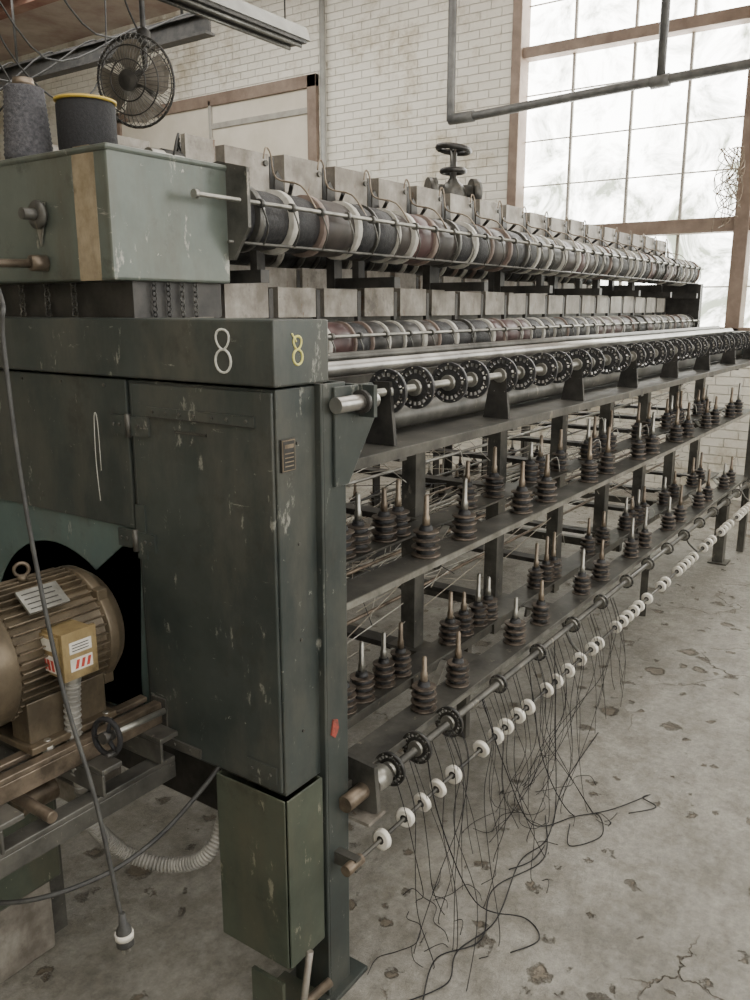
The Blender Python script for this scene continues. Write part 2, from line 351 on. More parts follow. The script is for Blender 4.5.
# ------------------------------------------------------------ machine
MA=empty('thread_winding_machine')
CX=1.135
XE=5.62
b=MB()
b.box(CX+.008,1.30,1.015,1.425,.575,1.405,'green')
b.box(CX,CX+.008,1.02,1.41,.585,1.40,'green')
b.box(CX+.004,1.30,1.43,2.6,1.08,1.405,'green')
b.box(1.32,1.34,1.2,2.6,.3,1.4,'dark')
b.build('cabinet_body',MA,.003)
b=MB()
b.box(CX-.006,1.288,1.004,2.62,1.41,1.53,'green'); b.build('cabinet_top_box',MA,.004)
b=MB()
pts=[(CX+.012,1.42,.58),(CX+.012,1.42,1.08),(CX+.012,2.6,1.08),(CX+.012,2.6,.58),(CX+.012,2.03,.58)]
arc=[]
for k in range(0,25):
    a=-.25+ (math.pi+.5)*k/24
    arc.append((CX+.012,1.74+.29*math.cos(a),.71+.29*math.sin(a)))
pts=pts+[p for p in reversed(arc) if p[2]>.6]+[(CX+.012,1.45,.58)]
b.prism(pts,(.006,0,0),'teal'); b.build('arched_panel',MA)
b=MB()
def rivet(x,y,z,d=(-1,0,0),r=.005): b.lathe((x,y,z),d,[(r,0),(r*.8,.003)],'frame',8)
def hinge(b,y0,y1,z,m='green'):
    b.box(CX-.006,CX,y0,y1,z-.02,z+.02,m)
    b.cyl((CX-.007,(y0+y1)/2,z-.024),(CX-.007,(y0+y1)/2,z+.024),.007,'frame',8)
    for y in (y0+.012,y0+.03,y1-.03,y1-.012):
        rivet(CX-.006,y,z,r=.004)
hinge(b,1.355,1.475,1.31); hinge(b,1.355,1.475,1.06)
b.box(CX-.005,CX,1.355,1.40,.60,.70,'frame'); b.box(CX-.005,CX,1.25,1.40,.59,.61,'frame'); b.box(CX-.004,CX,1.03,1.11,.605,.64,'green')
for p in ((1.37,.62),(1.37,.68),(1.385,.65),(1.28,.60),(1.33,.60),(1.045,.622),(1.095,.622)): rivet(CX-.005,p[0],p[1],r=.0035)
b.box(CX-.004,CX+.002,1.385,1.415,1.02,1.14,'green')
b.box(CX-.004,CX,1.06,1.36,1.333,1.353,'green'); b.box(CX-.0045,CX-.0035,1.06,1.36,1.332,1.334,'dark')
for y in (1.08,1.13,1.17,1.22,1.26,1.30,1.34): rivet(CX-.004,y,1.3435,r=.004)
for z in (.7,.9,1.1,1.3): rivet(1.20,1.015,z,(0,-1,0),.004)
for y in (1.5,1.65,1.8): rivet(CX+.004,y,1.39,r=.004)
b.box(1.150,1.189,1.010,1.0145,1.250,1.312,'dark'); b.box(1.1515,1.1875,1.009,1.0101,1.2515,1.3105,'tape'); b.box(1.1535,1.1855,1.0083,1.0091,1.2535,1.3085,'dark')
for z in (1.260,1.268,1.276,1.284,1.295): b.box(1.157,1.182,1.0078,1.0084,z,z+(.002 if z<1.29 else .007),'tape')
b.box(CX-.0015,CX,1.19,1.28,1.304,1.310,'dark'); b.box(CX-.002,CX-.0014,1.193,1.277,1.3055,1.3085,'frame')
b.tube([(CX+.003,1.54,1.13),(CX+.003,1.545,1.22),(CX+.003,1.54,1.32),(CX+.003,1.530,1.31),(CX+.003,1.529,1.2)],.0009,'chalk',4,4)
b.prism([(1.272,.9965,.662),(1.285,.9965,.650),(1.298,.9965,.668),(1.294,.9965,.69),(1.28,.9965,.695)],(0,.0035,0),'redmark')
b.build('cabinet_hardware',MA)
def eight(b,c,ex,w,h,r,m):
    c=Vector(c);ex=Vector(ex);ez=Vector((0,0,1)); pts=[]
    r1=h*.23; r2=h*.27
    for k in range(17):
        t=-math.pi/2+2*math.pi*k/16; pts.append(c+ez*(h/2-r1)+ex*(w*.42*math.cos(t)+.05*w*math.sin(2*t))+ez*r1*math.sin(t))
    for k in range(1,18):
        t=math.pi/2-2*math.pi*k/16; pts.append(c+ez*(-h/2+r2)-ex*w*.5*math.cos(t)+ez*r2*math.sin(t))
    b.tube(pts,r,m,5,1)
b=MB(); eight(b,(CX-.0065,1.13,1.472),(0,1,0),.04,.08,.0026,'chalk'); eight(b,(1.194,1.0035,1.474),(1,0,0),.026,.052,.0026,'ychalk')
b.tube([(1.178,1.003,1.505),(1.19,1.003,1.49)],.002,'ychalk',4,1)
b.build('chalk_marks',MA)
b=MB()
b.box(1.255,1.262,1.0,1.10,0,1.408,'green'); b.box(1.262,1.335,1.0,1.007,0,1.408,'green'); b.box(1.325,1.335,1.007,1.05,0,1.408,'green')
b.box(1.22,1.38,.98,1.12,0,.012,'green')
b.box(1.27,1.32,2.5,2.6,0,1.408,'green')
b.prism([(1.29,.992,1.40),(1.42,.992,1.40),(1.43,.992,1.33),(1.335,.992,1.20),(1.29,.992,1.20)],(0,.008,0),'green')
b.build('end_post',MA,.002)
b=MB()
b.box(CX-.005,CX,1.01,1.205,.17,.572,'olive'); b.box(CX,1.25,1.005,1.01,.17,.572,'olive'); b.box(CX,1.25,1.2,1.205,.17,.572,'olive'); b.box(CX,1.25,1.01,1.2,.17,.175,'olive'); b.box(1.245,1.25,1.01,1.2,.17,.572,'olive')
b.build('drip_box',MA,.003)
gx0,gx1,gy0,gy1,gz0,gz1=CX,1.47,1.435,2.5,1.606,1.867
b=MB(); b.box(gx0,gx1,gy0,gy1,gz0,gz1,'green2'); b.box(gx0-.004,gx1+.004,gy0-.004,gy1,gz1-.012,gz1+.002,'green2'); b.build('gearbox_housing',MA,.006)
b=MB(); b.box(gx0-.001,gx0,1.475,1.545,gz0,gz1-.012,'tape'); b.box(gx0+.0,gx0+.06,1.49,1.54,gz1+.002,gz1+.003,'tape')
b.cyl((gx0,1.66,1.745),(gx0-.05,1.66,1.745),.012,'frame'); b.lathe((gx0-.008,1.66,1.745),(-1,0,0),[(.03,0),(.03,.008),(.018,.012)],'frame')
b.prism([(gx0-.003,1.64,1.77),(gx0-.003,1.69,1.77),(gx0-.003,1.665,1.68)],(-.004,0,0),'steel')
b.cyl((gx0+.02,1.66,1.645),(gx0-.25,1.72,1.64),.009,'bronze'); b.cyl((gx0,1.66,1.645),(gx0-.035,1.668,1.645),.017,'bronze')
b.prism([(gx1-.005,1.37,1.86),(gx1-.005,1.46,1.88),(gx1-.005,1.60,1.86),(gx1-.005,1.60,1.66),(gx1-.005,1.42,1.66),(gx1-.005,1.37,1.73)],(.01,0,0),'frame')
b.box(1.2,1.46,1.46,2.4,1.53,1.606,'dark')
for x in (1.25,1.29,1.33,1.37):
    for z in range(7): b.torus((x,1.451,1.537+z*.011),(0,1,0) if z%2 else (1,0,0),.006,.0018,'dark' if x<1.3 else 'frame',8,4)
for y in (1.65,1.75,1.85,2.0,2.1):
    for z in range(7): b.torus((1.19,y,1.537+z*.011),(1,0,0) if z%2 else (0,1,0),.007,.002,'frame',8,4)
b.build('gearbox_fittings',MA)
def drums(b,y,z,r,x0,x1,seed,pal):
    rnd=random.Random(seed); x=x0
    b.cyl((x0-.05,y,z),(x1+.03,y,z),r*.35,'steel',12)
    while x<x1-.05:
        w=rnd.choice((.075,.10,.13)); m=rnd.choice(pal); bw=rnd.choice((.012,.02,.024)); rr=r*rnd.uniform(.92,1.02)
        if x<x0+.3: m='thread'
        mm=rnd.choice(('band','band','band','brownband','frame'))
        prof=[(rr*.9,0),(rr*.97,.004),(rr*1.0,w*.3),(rr*.99,w*.7),(rr*.95,w-.004),(rr*.8,w)]
        b.lathe((x,y,z),(1,0,0),prof,m,24)
        b.lathe((x+w,y,z),(1,0,0),[(r*.8,0),(r*1.03,.002),(r*1.03,bw-.002),(r*.8,bw)],mm,24)
        x+=w+bw
TOPX=[1.70+.228*k for k in range(18)]
b=MB()
drums(b,1.50,1.765,.078,1.485,XE-.05,3,['thread','thread','thread','maroon','dark','thread','brownroll'])
b.build('upper_take_up_drums',MA)
b=MB(); drums(b,1.47,1.452,.06,1.34,XE,5,['thread','dark','maroon','thread','thread','brownroll']); b.build('lower_take_up_drums',MA)
b=MB(); drums(b,2.15,1.765,.074,1.5,XE-.05,8,['thread','thread','dark']); drums(b,2.18,1.452,.06,1.34,XE,9,['thread','dark']); b.build('rear_take_up_drums',MA)
b=MB()
b.cyl((1.33,1.395,1.79),(XE,1.395,1.79),.0055,'steel',10); b.cyl((1.335,1.395,1.79),(1.325,1.395,1.79),.010,'steel')
b.cyl((1.45,1.42,1.70),(XE,1.42,1.70),.004,'frame',8)
b.cyl((1.34,1.39,1.475),(XE,1.39,1.475),.005,'steel',10)
x=1.53
while x<XE-.05:
    b.cyl((x,1.395,1.79),(x+.012,1.395,1.79),.011,'frame',10)
    b.tube([(x+.007,1.395,1.79),(x+.02,1.385,1.74),(x+.03,1.41,1.70)],.0022,'frame',5,3)
    x+=.114
x=1.4
while x<XE-.05:
    b.cyl((x,1.39,1.475),(x+.012,1.39,1.475),.010,'frame',10)
    b.tube([(x,1.39,1.475),(x+.01,1.38,1.43),(x,1.41,1.40)],.0022,'frame',5,3)
    x+=.13
b.build('guide_rods',MA)
def plates(b,xs,y,z0,z1,w,wire=True,seed=1):
    rnd=random.Random(seed)
    for x in xs:
        dz=rnd.uniform(-.006,.006); x0=x-w/2; x1=x+w/2
        b.box(x0,x1,y,y+.004,z0,z1+dz,'rusty')
        b.box(x1-.004,x1,y+.004,y+.09,z0,z1+dz,'rusty')
        b.box(x0,x0+.004,y+.004,y+.09,z0,z1+dz,'rusty')
        b.box(x1+.003,x1+.02,y+.0,y+.014,z0-.02,z1-.01,'dark')
        if wire:
            b.tube([(x1+.01,y-.15,z0-.03),(x1+.012,y-.10,z0+.03),(x1+.005,y-.02,z0+.055),(x1-.006,y-.012,z1-.005),(x1-.022,y-.01,z1+.008),(x1-.03,y-.008,z1-.02)],.0026,'rod',6,4)
            b.lathe((x1-.02,y-.004,z1-.03),(0,-1,0),[(.008,0),(.008,.006)],'frame',8)
            b.cyl((x0+.02,y,z0+.02),(x0-.04,y-.06,z0+.04),.006,'dark',8)
            b.prism([(x1+.006,y-.015,z0),(x1+.050,y-.015,z0),(x1+.040,y-.015,z0+.05),(x1+.018,y-.015,z0+.075),(x1+.006,y-.015,z0+.06)],(0,.005,0),'dark')
    b.box(min(xs)-w/2,max(xs)+w/2,y+.09,y+.10,z0,z0+.03,'frame')
b=MB()
plates(b,TOPX[:17],1.585,1.835,1.955,.165,True,1)
plates(b,[1.45+.205*k for k in range(20)],1.56,1.525,1.612,.165,False,2)
b.build('bracket_plates',MA)
b=MB()
plates(b,[1.5+.228*k for k in range(18)],2.02,1.86,1.97,.175,False,3)
plates(b,[1.5+.205*k for k in range(20)],2.02,1.60,1.695,.17,False,4)
b.build('rear_bracket_plates',MA)
b=MB()
for x,y in ((1.50,1.60),(1.42,1.75),(1.5,1.9)):
    b.box(x,x+.1,y,y+.015,1.87,1.96,'rusty'); b.cyl((x-.06,y+.02,1.90),(x+.1,y+.02,1.90),.02,'dark')
b.cyl((1.40,1.62,1.895),(1.6,1.62,1.895),.022,'steel')
for k in range(6): b.tube([(1.45+.03*k,1.6+.04*k,1.87),(1.46+.04*k,1.58+.04*k,1.95),(1.50+.03*k,1.62+.04*k,1.93),(1.52+.03*k,1.6,1.88)],.003,'dark',5,4)
b.build('top_arms',MA)
b=MB()
for y,z,h in ((1.62,1.82,.03),(1.62,1.50,.05),(1.97,1.82,.03),(1.97,1.5,.05),(1.32,1.36,.03)):
    b.beam((1.3,y,z),(XE,y,z),.03,h,'frame')
POSTX=[2.13+.57*k for k in range(7)]
for x in [1.55]+POSTX:
    b.box(x-.02,x+.02,1.62,1.65,1.2,1.85,'dark'); b.box(x-.02,x+.02,1.94,1.97,1.2,1.85,'dark')
    b.box(x-.015,x+.015,1.40,1.62,1.61,1.64,'dark'); b.box(x-.015,x+.015,1.40,1.62,1.33,1.36,'dark')
    b.box(x-.015,x+.015,1.0,1.4,1.215,1.235,'frame')
    b.prism([(x-.006,1.02,1.247),(x-.006,1.10,1.247),(x-.006,1.075,1.39),(x-.006,1.035,1.39)],(.012,0,0),'dark')
b.build('upper_frame',MA)
b=MB()
b.cyl((1.335,1.20,1.412),(XE,1.20,1.412),.018,'polish',16)
b.cyl((1.335,1.275,1.43),(XE,1.275,1.43),.013,'frame',16)
b.cyl((1.36,1.15,1.285),(XE,1.15,1.285),.032,'frame',18)
b.cyl((1.34,1.05,1.367),(XE+.15,1.05,1.367),.0095,'steel',12)
b.cyl((1.27,.975,1.367),(1.40,.975,1.367),.016,'polish',16); b.cyl((1.35,.975,1.367),(1.36,.975,1.367),.024,'dark',16)
b.prism([(1.37,.955,1.40),(1.37,1.08,1.40),(1.37,1.08,1.335),(1.37,.955,1.335)],(.012,0,0),'green')
b.build('rollers_and_shafts',MA)
def disc(b,x,y,z,R,m='thread',sp='dark',pin='band'):
    t=.006
    b.lathe((x-.012,y,z),(1,0,0),[(.02,0),(.02,.024)],'steel',12)
    b.lathe((x-t/2,y,z),(1,0,0),[(.012,0),(R*.66,0),(R*.66,t),(.012,t)],m,24,False)
    b.lathe((x-t*.8,y,z),(1,0,0),[(R*.84,0),(R,0),(R,t*1.6),(R*.84,t*1.6),(R*.84,0)],m,28,False)
    for k in range(18):
        a=2*math.pi*k/18+x*5; ca,sa=math.cos(a),math.sin(a)
        b.beam((x,y+R*.62*ca,z+R*.62*sa),(x,y+R*.88*ca,z+R*.88*sa),.005,t,sp,up=(1,0,0))
        if k%2==0: b.lathe((x-.006,y+R*.92*ca,z+R*.92*sa),(1,0,0),[(.0018,0),(.0018,.012)],pin,6)
DX=[]
for k in range(8):
    for o in (0,.12,.28,.40): 
        xx=1.56+.57*k+o
        if xx<XE+.1: DX.append(xx)
b=MB()
for x in DX: disc(b,x,1.05,1.367,.051)
b.build('upper_perforated_discs',MA)
b=MB()
for i,x in enumerate(DX):
    if i<3: disc(b,x-.08,.985,.485,.042,'dark','frame','steel')
    elif i%4 in (0,2): disc(b,x-.08,.985,.48,.028,'dark','frame','steel')
b.cyl((1.335,.985,.482),(XE+.1,.985,.482),.010,'frame',12)
b.cyl((1.30,.985,.485),(1.42,.985,.485),.019,'bronze',14); b.cyl((1.40,.985,.485),(1.45,.985,.485),.028,'steel',16)
b.prism([(1.37,.945,.44),(1.37,1.06,.42),(1.37,1.06,.56),(1.37,.955,.55)],(.014,0,0),'frame'); b.box(1.335,1.37,1.03,1.045,.42,.56,'frame'); b.box(1.335,1.40,.945,1.06,.425,.433,'rusty')
b.build('lower_shaft_and_discs',MA)
b=MB()
b.box(1.335,XE+.1,1.0,1.2,1.24,1.246,'frame'); b.box(1.335,XE+.1,.998,1.002,1.222,1.246,'frame'); b.box(1.335,XE+.1,1.19,1.2,1.246,1.27,'frame')
b.box(1.335,XE+.1,2.4,2.58,1.24,1.246,'frame')
b.build('guide_tray',MA,.001)
b=MB()
for z in (.50,.93):
    for ys in ((1.02,1.105),(1.195,1.275),(2.3,2.4),(2.49,2.6)):
        b.box(1.335,XE+.05,ys[0],ys[1],z-.006,z,'frame')
    b.box(1.335,XE+.05,1.016,1.02,z-.016,z,'steel'); b.box(1.335,XE+.05,1.275,1.28,z-.04,z,'frame')
    for x in [1.4]+POSTX:
        b.box(x-.045,x+.045,1.02,1.40,z-.016,z-.0065,'frame'); b.box(x-.03,x+.03,1.40,2.59,z-.03,z-.012,'dark')
    for x in POSTX: 
        b.beam((x-.28,1.1,z-.012),(x-.02,1.2,z-.012),.02,.006,'steel')
for x in POSTX:
    b.box(x-.028,x+.028,1.31,1.318,.35,1.22,'frame'); b.box(x-.028,x-.02,1.318,1.36,.35,1.22,'frame')
    b.box(x-.025,x+.025,2.26,2.27,.35,1.22,'dark')
b.box(1.335,XE,1.318,1.34,.36,.40,'frame'); b.box(1.335,XE,2.22,2.26,.36,.40,'dark')
b.build('creel_decks',MA)
b=MB()
for x in (5.32,):
    b.box(x-.035,x+.035,1.05,1.058,.0,.49,'frame'); b.box(x-.035,x-.027,1.058,1.11,.0,.49,'frame'); b.box(x-.06,x+.06,1.02,1.13,0,.01,'frame')
b.beam((4.12,1.18,0),(3.98,1.14,.48),.035,.02,'frame'); b.beam((2.5,1.34,0),(2.5,1.34,.38),.04,.03,'frame')
for x in (3.05,4.2,5.32):
    b.box(x-.03,x+.03,2.45,2.5,0,.49,'frame'); b.box(x-.02,x+.02,1.34,2.46,.3,.34,'frame')
b.box(XE+.02,XE+.07,1.0,1.04,0,1.25,'frame'); b.box(XE+.02,XE+.07,2.55,2.6,0,1.5,'frame'); b.box(XE+.02,XE+.07,1.0,2.6,1.2,1.26,'frame'); b.box(XE,XE+.06,1.4,2.3,1.26,1.7,'dark')
b.box(XE+.05,XE+.5,1.0,1.5,1.25,1.40,'green'); b.cyl((XE+.1,.95,1.36),(XE+.45,.95,1.36),.05,'dark')
b.build('support_legs',MA)
b=MB(); rnd=random.Random(4)
for k in range(380):
    x=1.4+rnd.random()*4.1; lo=rnd.random()<.5
    z0=(.62 if lo else 1.05)+rnd.uniform(-.06,.08)
    b.tube([(x,1.3+rnd.random()*.9,z0),(x+rnd.uniform(.4,1.4),1.35+rnd.random()*.9,z0+rnd.uniform(-.12,.17))],.0016,rnd.choice(('tan','tan','band','thread')),4,1)
for z in (.60,.68,.76,1.04,1.12):
    for y in (1.45,1.7,2.0):
        b.cyl((1.34,y,z),(XE,y,z),.006,rnd.choice(('steel','frame','bronze')),8)
b.build('inner_threads_and_rods',MA)
def bobbin(b,x,y,z,rnd):
    R=.036+rnd.uniform(-.003,.002)
    prof=[(R*.85,0),(R,.002),(R,.006)]; mm=['whorl','whorl']
    h=.006
    for k in range(3):
        prof+=[(R*.62,h+.002),(R*(.78 if rnd.random()<.6 else .66),h+.005),(R*.74,h+.013),(R*.6,h+.016),(R*(1-.04*k),h+.0165),(R*(1-.04*k),h+.0205)]
        mm+=['whorl','thread','thread','thread','whorl','whorl']; h+=.0205
    prof+=[(R*.5,h+.001),(R*.42,h+.01),(.014,h+.014)]; mm+=['whorl','thread','thread']
    b.lathe((x,y,z),(0,0,1),prof,mm,14)
    m=rnd.choice(('steel','rod','rod','bronze')); H=.170+rnd.uniform(-.025,.015)
    b.lathe((x,y,z),(0,0,1),[(.010,h+.01),(.010,h+.035),(.0075,h+.04),(.0065,H-.004),(.003,H)],m,8)
    if rnd.random()<.25: b.tube([(x,y,z+H-.03),(x+.03,y-.02,z+H-.01),(x+.035,y-.03,z+H-.06)],.0015,'steel',4,3)
b=MB(); rnd=random.Random(11)
for z in (.5,.93):
    for k in range(7):
        for o in (1.76,1.95):
            for y,dx in ((1.063,0),(1.235,-.05)):
                x=o+.57*k+dx+rnd.uniform(-.012,.012)
                if x<XE: bobbin(b,x,y,z,rnd)
            for y in (2.35,2.54):
                bobbin(b,o+.57*k,y,z,rnd)
            if rnd.random()<.5:
                bobbin(b,o+.57*k-.13,1.235,z,rnd)
b.build('thread_bobbins',MA)
b=MB(); ry,rz=.95,.36
b.cyl((1.27,ry,rz),(XE+.2,ry,rz),.005,'frame',10); b.cyl((1.255,ry,rz),(1.31,ry,rz),.013,'bronze',12)
b.box(1.28,1.30,.94,1.01,.345,.375,'frame')
for x in (2.65,4.2,5.5): b.tube([(x,ry,rz),(x,1.0,.40),(x,1.04,.48)],.005,'frame',6,2)
rnd=random.Random(5)
xs=[1.388,1.488,1.565,1.64,1.72,1.875,1.965,2.03,2.11,2.18,2.32,2.40]
x=2.5
while x<XE+.1:
    xs.append(x); x+=rnd.choice((.065,.075,.11,.19))
for x in xs:
    R=.0245; t=.013
    ax=Vector((1,rnd.uniform(-.2,.15),rnd.uniform(-.15,.15)))
    b.lathe(Vector((x,ry,rz)),ax,[(.008,0),(R*.55,0),(R*.6,.002),(R*.75,-.001),(R,.002),(R*.86,t/2),(R,t-.002),(R*.7,t),(.008,t),(.008,0)],'ceramic',20,False)
    b.lathe(Vector((x-.001,ry,rz)),ax,[(.0052,0),(.010,0),(.010,.015),(.0052,.015)],'dark',10,False)
b.build('ceramic_guide_rings',MA)
# ------------------------------------------------------------ hanging threads
b=MB(); rnd=random.Random(21)
for k in range(30):
    x=1.45+rnd.random()*1.5; 
    fl=(min(x+rnd.uniform(-.35,.15),2.3) if x>1.8 else 1.36+rnd.random()*.4, .74+rnd.random()*.28)
    pts=[(x,.965,.49),(x+.01,.935,.38),(x*.8+fl[0]*.2,.92,.25),((x+fl[0])/2,(.91+fl[1])/2+rnd.uniform(-.03,.03),.12),(fl[0]+rnd.uniform(-.05,.05),fl[1],.004)]
    px_,py_=fl
    a=rnd.uniform(0,6.28)
    for j in range(rnd.choice((1,2,4,6))):
        a+=rnd.uniform(-1.3,1.3); px_+=math.cos(a)*.06; py_+=math.sin(a)*.045; py_=min(max(py_,.70),1.05)
        pts.append((px_,py_,.003+rnd.random()*.005))
    b.tube(pts,.0010,'blackyarn',4,6)
for k in range(22):
    x=1.5+rnd.random()*1.6
    b.tube([(x,.965,.48),(x+.02,.93,.36),(x+rnd.uniform(-.05,.1),.91,.22),(x+rnd.uniform(-.05,.12),.9,rnd.uniform(.03,.18))],.0008,'blackyarn',4,4)
for pts in ([(1.9,.96,.5),(2.0,.93,.25),(2.1,.88,.03),(2.25,.80,.005),(2.35,.72,.005),(2.5,.645,.006)],
            [(2.5,.645,.006),(2.47,.66,.005),(2.44,.61,.005),(2.36,.67,.005)],
            [(1.6,.96,.5),(1.62,.93,.3),(1.68,.85,.05),(1.75,.74,.005),(1.70,.68,.005),(1.62,.72,.005)],
            [(2.2,.96,.5),(2.2,.9,.2),(2.25,.82,.01),(2.3,.75,.005),(2.2,.7,.005),(2.1,.76,.005),(2.2,.8,.005)],
            [(2.4,.96,.5),(2.35,.92,.2),(2.2,.85,.01),(2.0,.82,.005),(1.9,.86,.005)],
            [(1.35,.85,.004),(1.45,.80,.005),(1.55,.83,.004),(1.7,.80,.005),(1.95,.85,.004),(2.1,.83,.004),(2.4,.90,.004),(2.8,.93,.004)],
            [(1.37,.82,.004),(1.5,.86,.005),(1.62,.80,.004),(1.8,.86,.005),(2.0,.80,.004),(2.2,.88,.004)]):
    b.tube(pts,.0017,'blackyarn',5,8)
b.build('hanging_threads',MA)
# ------------------------------------------------------------ spools on gearbox
b=MB()
z=gz1+.003
prof=[(.045,0),(.052,.006)]
for k in range(30):
    t=k/29; prof+=[(.052-.011*t+.0022*(k%2),.01+.145*t)]
prof+=[(.036,.158),(.02,.161)]
b.lathe((1.20,1.785,z),(0,0,1),prof,'greythread',28); b.lathe((1.20,1.785,z+.16),(0,0,1),[(.024,0),(.022,.016),(.014,.016)],'bronze',16)
b.build('grey_yarn_cone')
b=MB()
b.lathe((1.27,1.665,z),(0,0,1),[(.068,0),(.068,.006)],'yellow',28)
b.lathe((1.27,1.665,z+.006),(0,0,1),[(.060,0),(.064,.02),(.064,.11),(.061,.116)],'blackyarn',32)
b.lathe((1.27,1.665,z+.122),(0,0,1),[(.064,0),(.067,.002),(.067,.006),(.058,.008)],'yellow',32)
b.lathe((1.27,1.665,z+.130),(0,0,1),[(.058,0),(.02,.0015)],'blackyarn',28)
b.build('black_thread_spool')
# ------------------------------------------------------------ motor
MO=empty('electric_motor'); mx,my,mz,mr=.82,1.52,.87,.135
b=MB()
b.lathe((mx,my,mz),(1,0,0),[(mr*.5,-.10),(mr*.9,-.095),(mr*1.02,-.07),(mr*1.02,-.005),(mr*.92,0),(mr*.92,.2),(mr,.205),(mr,.225),(mr*.85,.255),(mr*.45,.27),(mr*.3,.29)],'gold',40)
for k in range(44):
    a=2*math.pi*k/44; ca,sa=math.cos(a),math.sin(a)
    b.beam((mx+.0,my+ca*mr*.96,mz+sa*mr*.96),(mx+.2,my+ca*mr*.96,mz+sa*mr*.96),.004,mr*.11,'gold',up=(0,ca,sa))
for k in range(4):
    a=math.pi/4+math.pi/2*k; b.box(mx+.2,mx+.225,my+math.cos(a)*mr*.98-.012,my+math.cos(a)*mr*.98+.012,mz+math.sin(a)*mr*.98-.012,mz+math.sin(a)*mr*.98+.012,'gold')
b.cyl((mx+.28,my,mz),(mx+.30,my,mz),.016,'steel')
b.box(mx+.01,mx+.19,my-.12,my-.06,mz-.16,mz-.07,'gold'); b.box(mx+.01,mx+.19,my+.06,my+.12,mz-.16,mz-.07,'gold')
b.box(mx,mx+.2,my-.14,my+.14,mz-.17,mz-.155,'gold')
b.build('ribbed_housing',MO,.002)
b=MB()
b.cyl((mx+.1,my,mz+mr),(mx+.1,my,mz+mr+.012),.010,'gold'); b.torus((mx+.1,my,mz+mr+.024),(.5,1,0),.014,.004,'bronze',18,8)
pc=Vector((mx+.09,my-.08,mz+mr*.86)); tv=Vector((0,.8,.6)); nd=Vector((0,-.6,.8))
b.prism([pc+Vector((-.045,0,0))-tv*.028,pc+Vector((.045,0,0))-tv*.028,pc+Vector((.045,0,0))+tv*.028,pc+Vector((-.045,0,0))+tv*.028],nd*.006,'steel')
for q in range(4): b.prism([pc+nd*.0062+Vector((-.038,0,0))+tv*(-.02+.012*q),pc+nd*.0062+Vector((.03,0,0))+tv*(-.02+.012*q),pc+nd*.0062+Vector((.03,0,0))+tv*(-.0175+.012*q),pc+nd*.0062+Vector((-.038,0,0))+tv*(-.0175+.012*q)],nd*.0004,'dark')
b.build('eyebolt_and_nameplate',MO)
b=MB()
jx,jy,jz=mx+.10,my-.15,mz+.02
b.box(jx-.036,jx+.034,jy-.02,jy+.05,jz-.045,jz+.045,'gold2'); b.box(jx-.04,jx+.038,jy-.027,jy-.018,jz-.049,jz+.049,'gold2')
b.box(jx-.043,jx-.037,jy-.015,jy+.042,jz-.04,jz+.04,'gold2')
b.box(jx-.0442,jx-.0431,jy-.010,jy+.036,jz+.010,jz+.034,'label'); b.box(jx-.0442,jx-.0431,jy-.008,jy+.034,jz-.034,jz-.0,'label'); 
for q in range(3): b.prism([(jx-.0444,jy-.004+q*.012,jz-.03),(jx-.0444,jy+.004+q*.012,jz-.03),(jx-.0444,jy+.008+q*.012,jz-.008),(jx-.0444,jy+.0+q*.012,jz-.008)],(-.0006,0,0),'red')
b.box(jx-.025,jx+.025,jy-.0285,jy-.0271,jz+.004,jz+.028,'label'); b.box(jx-.025,jx+.025,jy-.0285,jy-.0271,jz-.032,jz-.006,'label')
for q in range(3): b.prism([(jx-.016+q*.013,jy-.0287,jz-.028),(jx-.009+q*.013,jy-.0287,jz-.028),(jx-.004+q*.013,jy-.0287,jz-.010),(jx-.011+q*.013,jy-.0287,jz-.010)],(0,-.0005,0),'red')
for q in range(3): b.box(jx-.02,jx+.018,jy-.0292,jy-.0286,jz+.009+q*.006,jz+.011+q*.006,'dark')
b.cyl((jx,jy+.01,jz-.045),(jx,jy+.01,jz-.07),.018,'steel')
b.build('junction_box',MO,.003)
b=MB()
P=[(jx,jy+.01,jz-.065),(jx,jy+.02,jz-.2),(.95,1.41,.50),(.99,1.41,.41),(1.03,1.38,.355),(1.08,1.30,.335),(1.12,1.23,.37),(1.17,1.22,.46),(1.19,1.22,.58)]
b.tube(P,.015,'hose',10,8)
def cr(P,sm):
    P=[Vector(p) for p in P]; Q=[]
    for i in range(len(P)-1):
        a=P[max(i-1,0)];b_=P[i];c_=P[i+1];d_=P[min(i+2,len(P)-1)]
        for k in range(sm):
            t=k/sm; Q.append(.5*((2*b_)+(c_-a)*t+(2*a-5*b_+4*c_-d_)*t*t+(3*b_-a-3*c_+d_)*t**3))
    return Q
Q=cr(P,12)
for i in range(0,len(Q)-1): b.torus(Q[i],Q[i+1]-Q[i],.015,.003,'hose',12,5)
b.build('flexible_conduit',MO)
ST=empty('motor_stand'); b=MB(); sz=mz-.171
for y in (my-.13,my+.13):
    b.box(.55,1.12,y-.035,y-.012,sz-.012,sz,'bronze'); b.box(.55,1.12,y+.012,y+.035,sz-.012,sz,'bronze'); b.box(.55,1.12,y-.035,y-.029,sz-.05,sz-.012,'bronze'); b.box(.55,1.12,y+.029,y+.035,sz-.05,sz-.012,'bronze')
    for x in (.72,.86,1.0): b.lathe((x,y,sz-.012),(0,0,1),[(.014,0),(.014,.018),(.008,.018),(.008,.03)],'steel',6)
for x in (.72,.94,1.09):
    b.box(x-.025,x+.025,1.30,1.85,sz-.062,sz-.05,'frame'); b.box(x-.025,x-.018,1.30,1.85,sz-.11,sz-.062,'frame')
for y in (1.34,1.72):
    b.box(.56,1.12,y-.02,y+.02,sz-.13,sz-.118,'frame'); b.box(.56,1.12,y-.02,y-.013,sz-.17,sz-.13,'frame')
